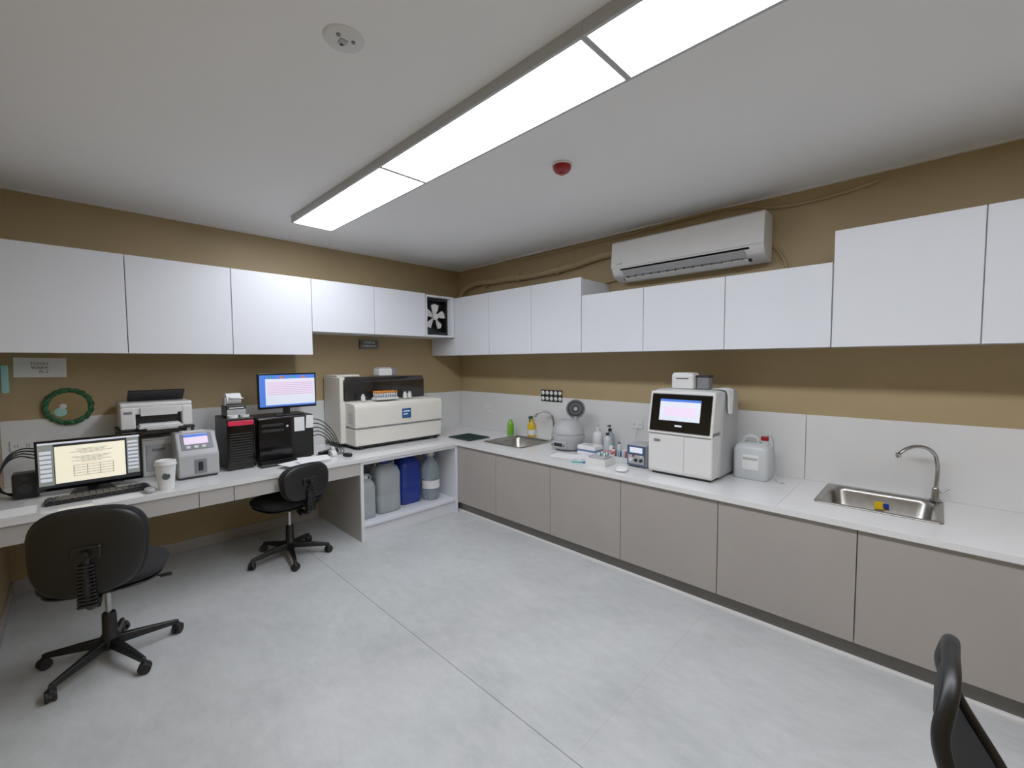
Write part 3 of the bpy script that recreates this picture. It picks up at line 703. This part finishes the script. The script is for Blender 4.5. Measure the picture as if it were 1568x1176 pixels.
bottle('clear_bottle',(3.66,2.27,Z),.040,.20,M_milk,M_dark)
bottle('small_bottle',(3.60,2.19,Z),.024,.11,M_wht,M_teal)
bottle('small_bottle',(3.66,2.14,Z),.022,.12,M_milk,M_blue)
bottle('small_bottle',(3.52,2.12,Z),.020,.09,M_wht,M_red)
g=G('glove_box',(3.5,2.4,Z)); box(g,'carton',(3.42,3.56,2.26,2.46,Z,Z+.085),M_paper,.003); box(g,'stripe',(3.418,3.562,2.258,2.462,Z+.03,Z+.05),mat('soft_blue','5d76a0',.5),.001); box(g,'opening',(3.46,3.52,2.32,2.42,Z+.085,Z+.087),M_lgrey,0)
g=G('paper_sheet',(3.3,2.5,Z)); box(g,'sheet_1',(3.17,3.34,2.36,2.60,Z,Z+.004),M_paper,0,rot=(0,0,.2)); box(g,'sheet_2',(3.22,3.38,2.24,2.40,Z+.001,Z+.006),M_paper,0,rot=(0,0,-.2))
g=G('test_kit_box',(3.3,2.1,Z)); box(g,'carton',(3.12,3.28,1.96,2.16,Z,Z+.055),M_wht,.003); box(g,'tray',(3.14,3.26,1.98,2.14,Z+.055,Z+.075),M_lgrey,.003); box(g,'carton_2',(3.34,3.46,2.04,2.2,Z,Z+.05),M_paper,.003); box(g,'pad_pack',(3.38,3.46,2.06,2.16,Z+.05,Z+.075),mat('pack_pink','b9808a',.5),.002)
for k in range(8): cyl(g,'vial_%d'%k,(3.17+.02*(k%4),2.0+.05*(k//4),Z+.09),.007,.035,M_teal if k%2 else M_paper,seg=12,bev=0)
g=G('tube_rack',(3.4,2.0,Z)); box(g,'rack',(3.34,3.40,1.865,2.02,Z,Z+.05),M_milk,.003)
for k in range(6): cyl(g,'tube_%d'%k,(3.37,1.88+.025*k,Z+.07),.008,.07,[M_teal,M_red,M_milk,M_blue][k%4],seg=12,bev=0)
g=G('tissue_pack',(3.55,2.0,Z)); box(g,'pack',(3.50,3.62,1.90,2.06,Z,Z+.07),M_wht,.01); pad(g,'tissue',.09,.02,.05,(3.56,1.98,Z+.09),M_paper,rot=(0,0,.4),e1=.8,e2=.9)
g=G('folded_cloth',(3.14,1.78,Z)); pad(g,'cloth',.14,.03,.10,(3.12,1.80,Z+.014),M_paper,rot=(math.pi/2,0,.4),e1=.7,e2=.7)
g=G('marker_pen',(3.2,2.2,Z)); cyl(g,'barrel',(3.10,2.22,Z+.008),.007,.12,M_teal,rot=(math.pi/2,0,.5)); cyl(g,'cap',(3.129,2.167,Z+.008),.008,.04,M_blue,rot=(math.pi/2,0,.5))
def ps():
    g=G('benchtop_power_unit',(3.4,1.76,Z))
    x0,x1,y0,y1=3.30,3.52,1.68,1.855
    box(g,'case',(x0,x1,y0,y1,Z+.012,Z+.19),M_lgrey,.004)
    box(g,'front_face',(x0-.006,x0,y0+.004,y1-.004,Z+.016,Z+.186),mat('unit_blue','3c4f70',.35),.002)
    box(g,'face_panel',(x0-.008,x0-.005,y0+.015,y1-.015,Z+.03,Z+.105),M_lgrey,.001)
    box(g,'display',(x0-.009,x0-.005,y0+.03,y1-.03,Z+.125,Z+.17),M_scrwhite,.001)
    for k in range(3): cyl(g,'knob_%d'%k,(x0-.014,y0+.04+.045*k,Z+.065),.014,.018,[M_dark,M_dark,M_wht][k],axis='x')
    for k in range(2): box(g,'switch_%d'%k,(x0-.012,x0-.004,y0+.03+.07*k,y0+.05+.07*k,Z+.09,Z+.105),M_red if k else M_wht,.001)
    box(g,'feet',(x0+.01,x1-.01,y0+.01,y1-.01,Z,Z+.014),M_rubber,.002)
    tube(g,'cable',[(x1,1.76,Z+.05),(3.60,1.8,Z+.02),(3.66,1.95,Z+.008),(3.75,2.03,Z+.06),(3.835,2.05,1.07)],.004,M_wht)
ps()
def hema():
    g=G('hematology_analyzer',(3.45,1.38,Z))
    y0,y1=1.125,1.62
    prism(g,'lower_body',[(3.23,Z+.02),(3.72,Z+.02),(3.72,Z+.34),(3.235,Z+.34),(3.215,Z+.31),(3.215,Z+.04)],'y',y0,y1,M_wht,.014,4)
    prism(g,'head',[(3.24,Z+.355),(3.72,Z+.345),(3.72,Z+.64),(3.66,Z+.672),(3.36,Z+.672),(3.28,Z+.66)],'y',y0+.004,y1-.004,M_wht,.02,4)
    prism(g,'side_shell',[(3.34,Z+.02),(3.74,Z+.02),(3.74,Z+.64),(3.70,Z+.67),(3.42,Z+.67)],'y',y0-.012,y0+.03,M_lgrey,.012,3)
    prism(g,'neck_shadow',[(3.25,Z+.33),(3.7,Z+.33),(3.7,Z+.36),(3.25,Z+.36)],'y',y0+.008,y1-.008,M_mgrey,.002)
    c=Vector((3.245,1.375,Z+.495)); tilt=.20
    def scr(nm,w,h,off,m,bev,dz=0,dy=0):
        nn=Vector((-math.cos(tilt),0,math.sin(tilt))); up=Vector((math.sin(tilt),0,math.cos(tilt)))
        p=c+nn*off+up*dz
        box(g,nm,(p.x-.008,p.x+.008,p.y-w/2+dy,p.y+w/2+dy,p.z-h/2,p.z+h/2),m,bev,rot=(0,tilt,0),seg=4)
    scr('head_front',.50,.335,-.004,M_wht,.02)
    scr('bezel',.465,.295,.006,M_blackg,.007)
    scr('screen',.31,.165,.0145,M_scrwhite,.0005,.02)
    scr('screen_bar',.31,.018,.0155,M_scrblue,.0005,.094)
    scr('screen_rows',.25,.07,.0155,M_scrpink,.0005,.01)
    scr('logo',.05,.012,.0150,M_scrwhite,.0005,-.10)
    box(g,'front_split',(3.2135,3.216,1.33,1.334,Z+.05,Z+.33),M_lgrey,0)
    box(g,'badge',(3.212,3.216,1.52,1.57,Z+.265,Z+.285),M_mgrey,0)
    box(g,'under_base',(3.25,3.71,y0+.02,y1-.02,Z,Z+.022),M_black,.003)
hema()
g=G('thermal_printer',(3.42,1.45,1.475)); box(g,'body',(3.38,3.52,1.335,1.51,1.474,1.595),M_wht,.018,seg=4); box(g,'lid',(3.39,3.51,1.345,1.50,1.59,1.602),M_paper,.005); box(g,'slot',(3.378,3.381,1.37,1.47,1.555,1.561),M_dark,0); box(g,'side_unit',(3.42,3.50,1.23,1.325,1.474,1.57),M_mgrey,.01); box(g,'side_unit_cap',(3.415,3.505,1.225,1.33,1.57,1.585),M_dark,.004)
g=G('hanging_cloth',(3.4,1.11,1.4))
bm=bmesh.new(); rows=[]
prof=[(1.21,1.482),(1.16,1.484),(1.106,1.482),(1.096,1.45),(1.094,1.40),(1.097,1.35),(1.095,1.29)]
for j,(y,z) in enumerate(prof):
    rows.append([bm.verts.new((3.40+.024*i-(.012*j*(i-4)/6 if j>2 else 0),y+.006*math.sin(i*1.7+j*.3)-.006,z+.004*math.sin(i*2))) for i in range(8)])
for A,B in zip(rows,rows[1:]):
    for i in range(7): bm.faces.new((A[i],A[i+1],B[i+1],B[i]))
o=finish(g,'cloth',bm,M_paper,smooth=True); md=o.modifiers.new('s','SOLIDIFY'); md.thickness=.003; o.modifiers.new('sd','SUBSURF').levels=2
def can():
    g=G('plastic_jerrycan',(3.63,.965,Z),world=False)
    w,d,h=.20,.235,.27
    bm=loft([(rrect(w*.92,d*.92,.03),0),(rrect(w,d,.035),.012),(rrect(w,d,.035),h*.85),(rrect(w*.9,d*.9,.05),h*.95),(rrect(w*.6,d*.7,.05),h)])
    finish(g,'body',bm,M_milk,0,smooth=True)
    cyl(g,'neck',(0,-.075,h+.01),.024,.04,M_milk); cyl(g,'red_cap',(0,-.075,h+.04),.027,.03,M_red)
    tube(g,'handle',[(0,-.03,h-.01),(0,-.02,h+.035),(0,.05,h+.04),(0,.08,h-.01)],.012,M_milk)
    box(g,'label',(-w/2-.002,-w/2,-.06,.05,.08,.19),M_paper,.0005); box(g,'label_band',(-w/2-.003,-w/2-.001,-.055,.045,.15,.17),M_ui,.0003)
    tube(g,'hose',[(0,-.075,h+.05),(.02,-.10,h+.06),(.05,-.125,h-.05),(.03,-.14,.1),(-.02,-.16,.006),(-.06,-.22,.006)],.004,M_clear)
can()

# ------------------------------------------------------------------ camera & world
X=(0.699435293674469,0.041143253445625305,-0.7135106325149536)
Y=(-0.7146763205528259,0.03287184238433838,-0.6986824870109558)
Zc=(-0.005291661247611046,0.9986124038696289,0.052395835518836975)
cam=bpy.data.cameras.new('camera'); co=bpy.data.objects.new('camera',cam); COL.objects.link(co)
co.matrix_world=Matrix.Translation((0,0,1.7))@Matrix((X,Y,Zc)).to_4x4()
cam.sensor_width=36; cam.lens=659/1568*36; cam.clip_start=.02
S.camera=co
w=bpy.data.worlds.new('world'); S.world=w; w.use_nodes=True
w.node_tree.nodes['Background'].inputs[0].default_value=(.8,.85,.9,1); w.node_tree.nodes['Background'].inputs[1].default_value=.05
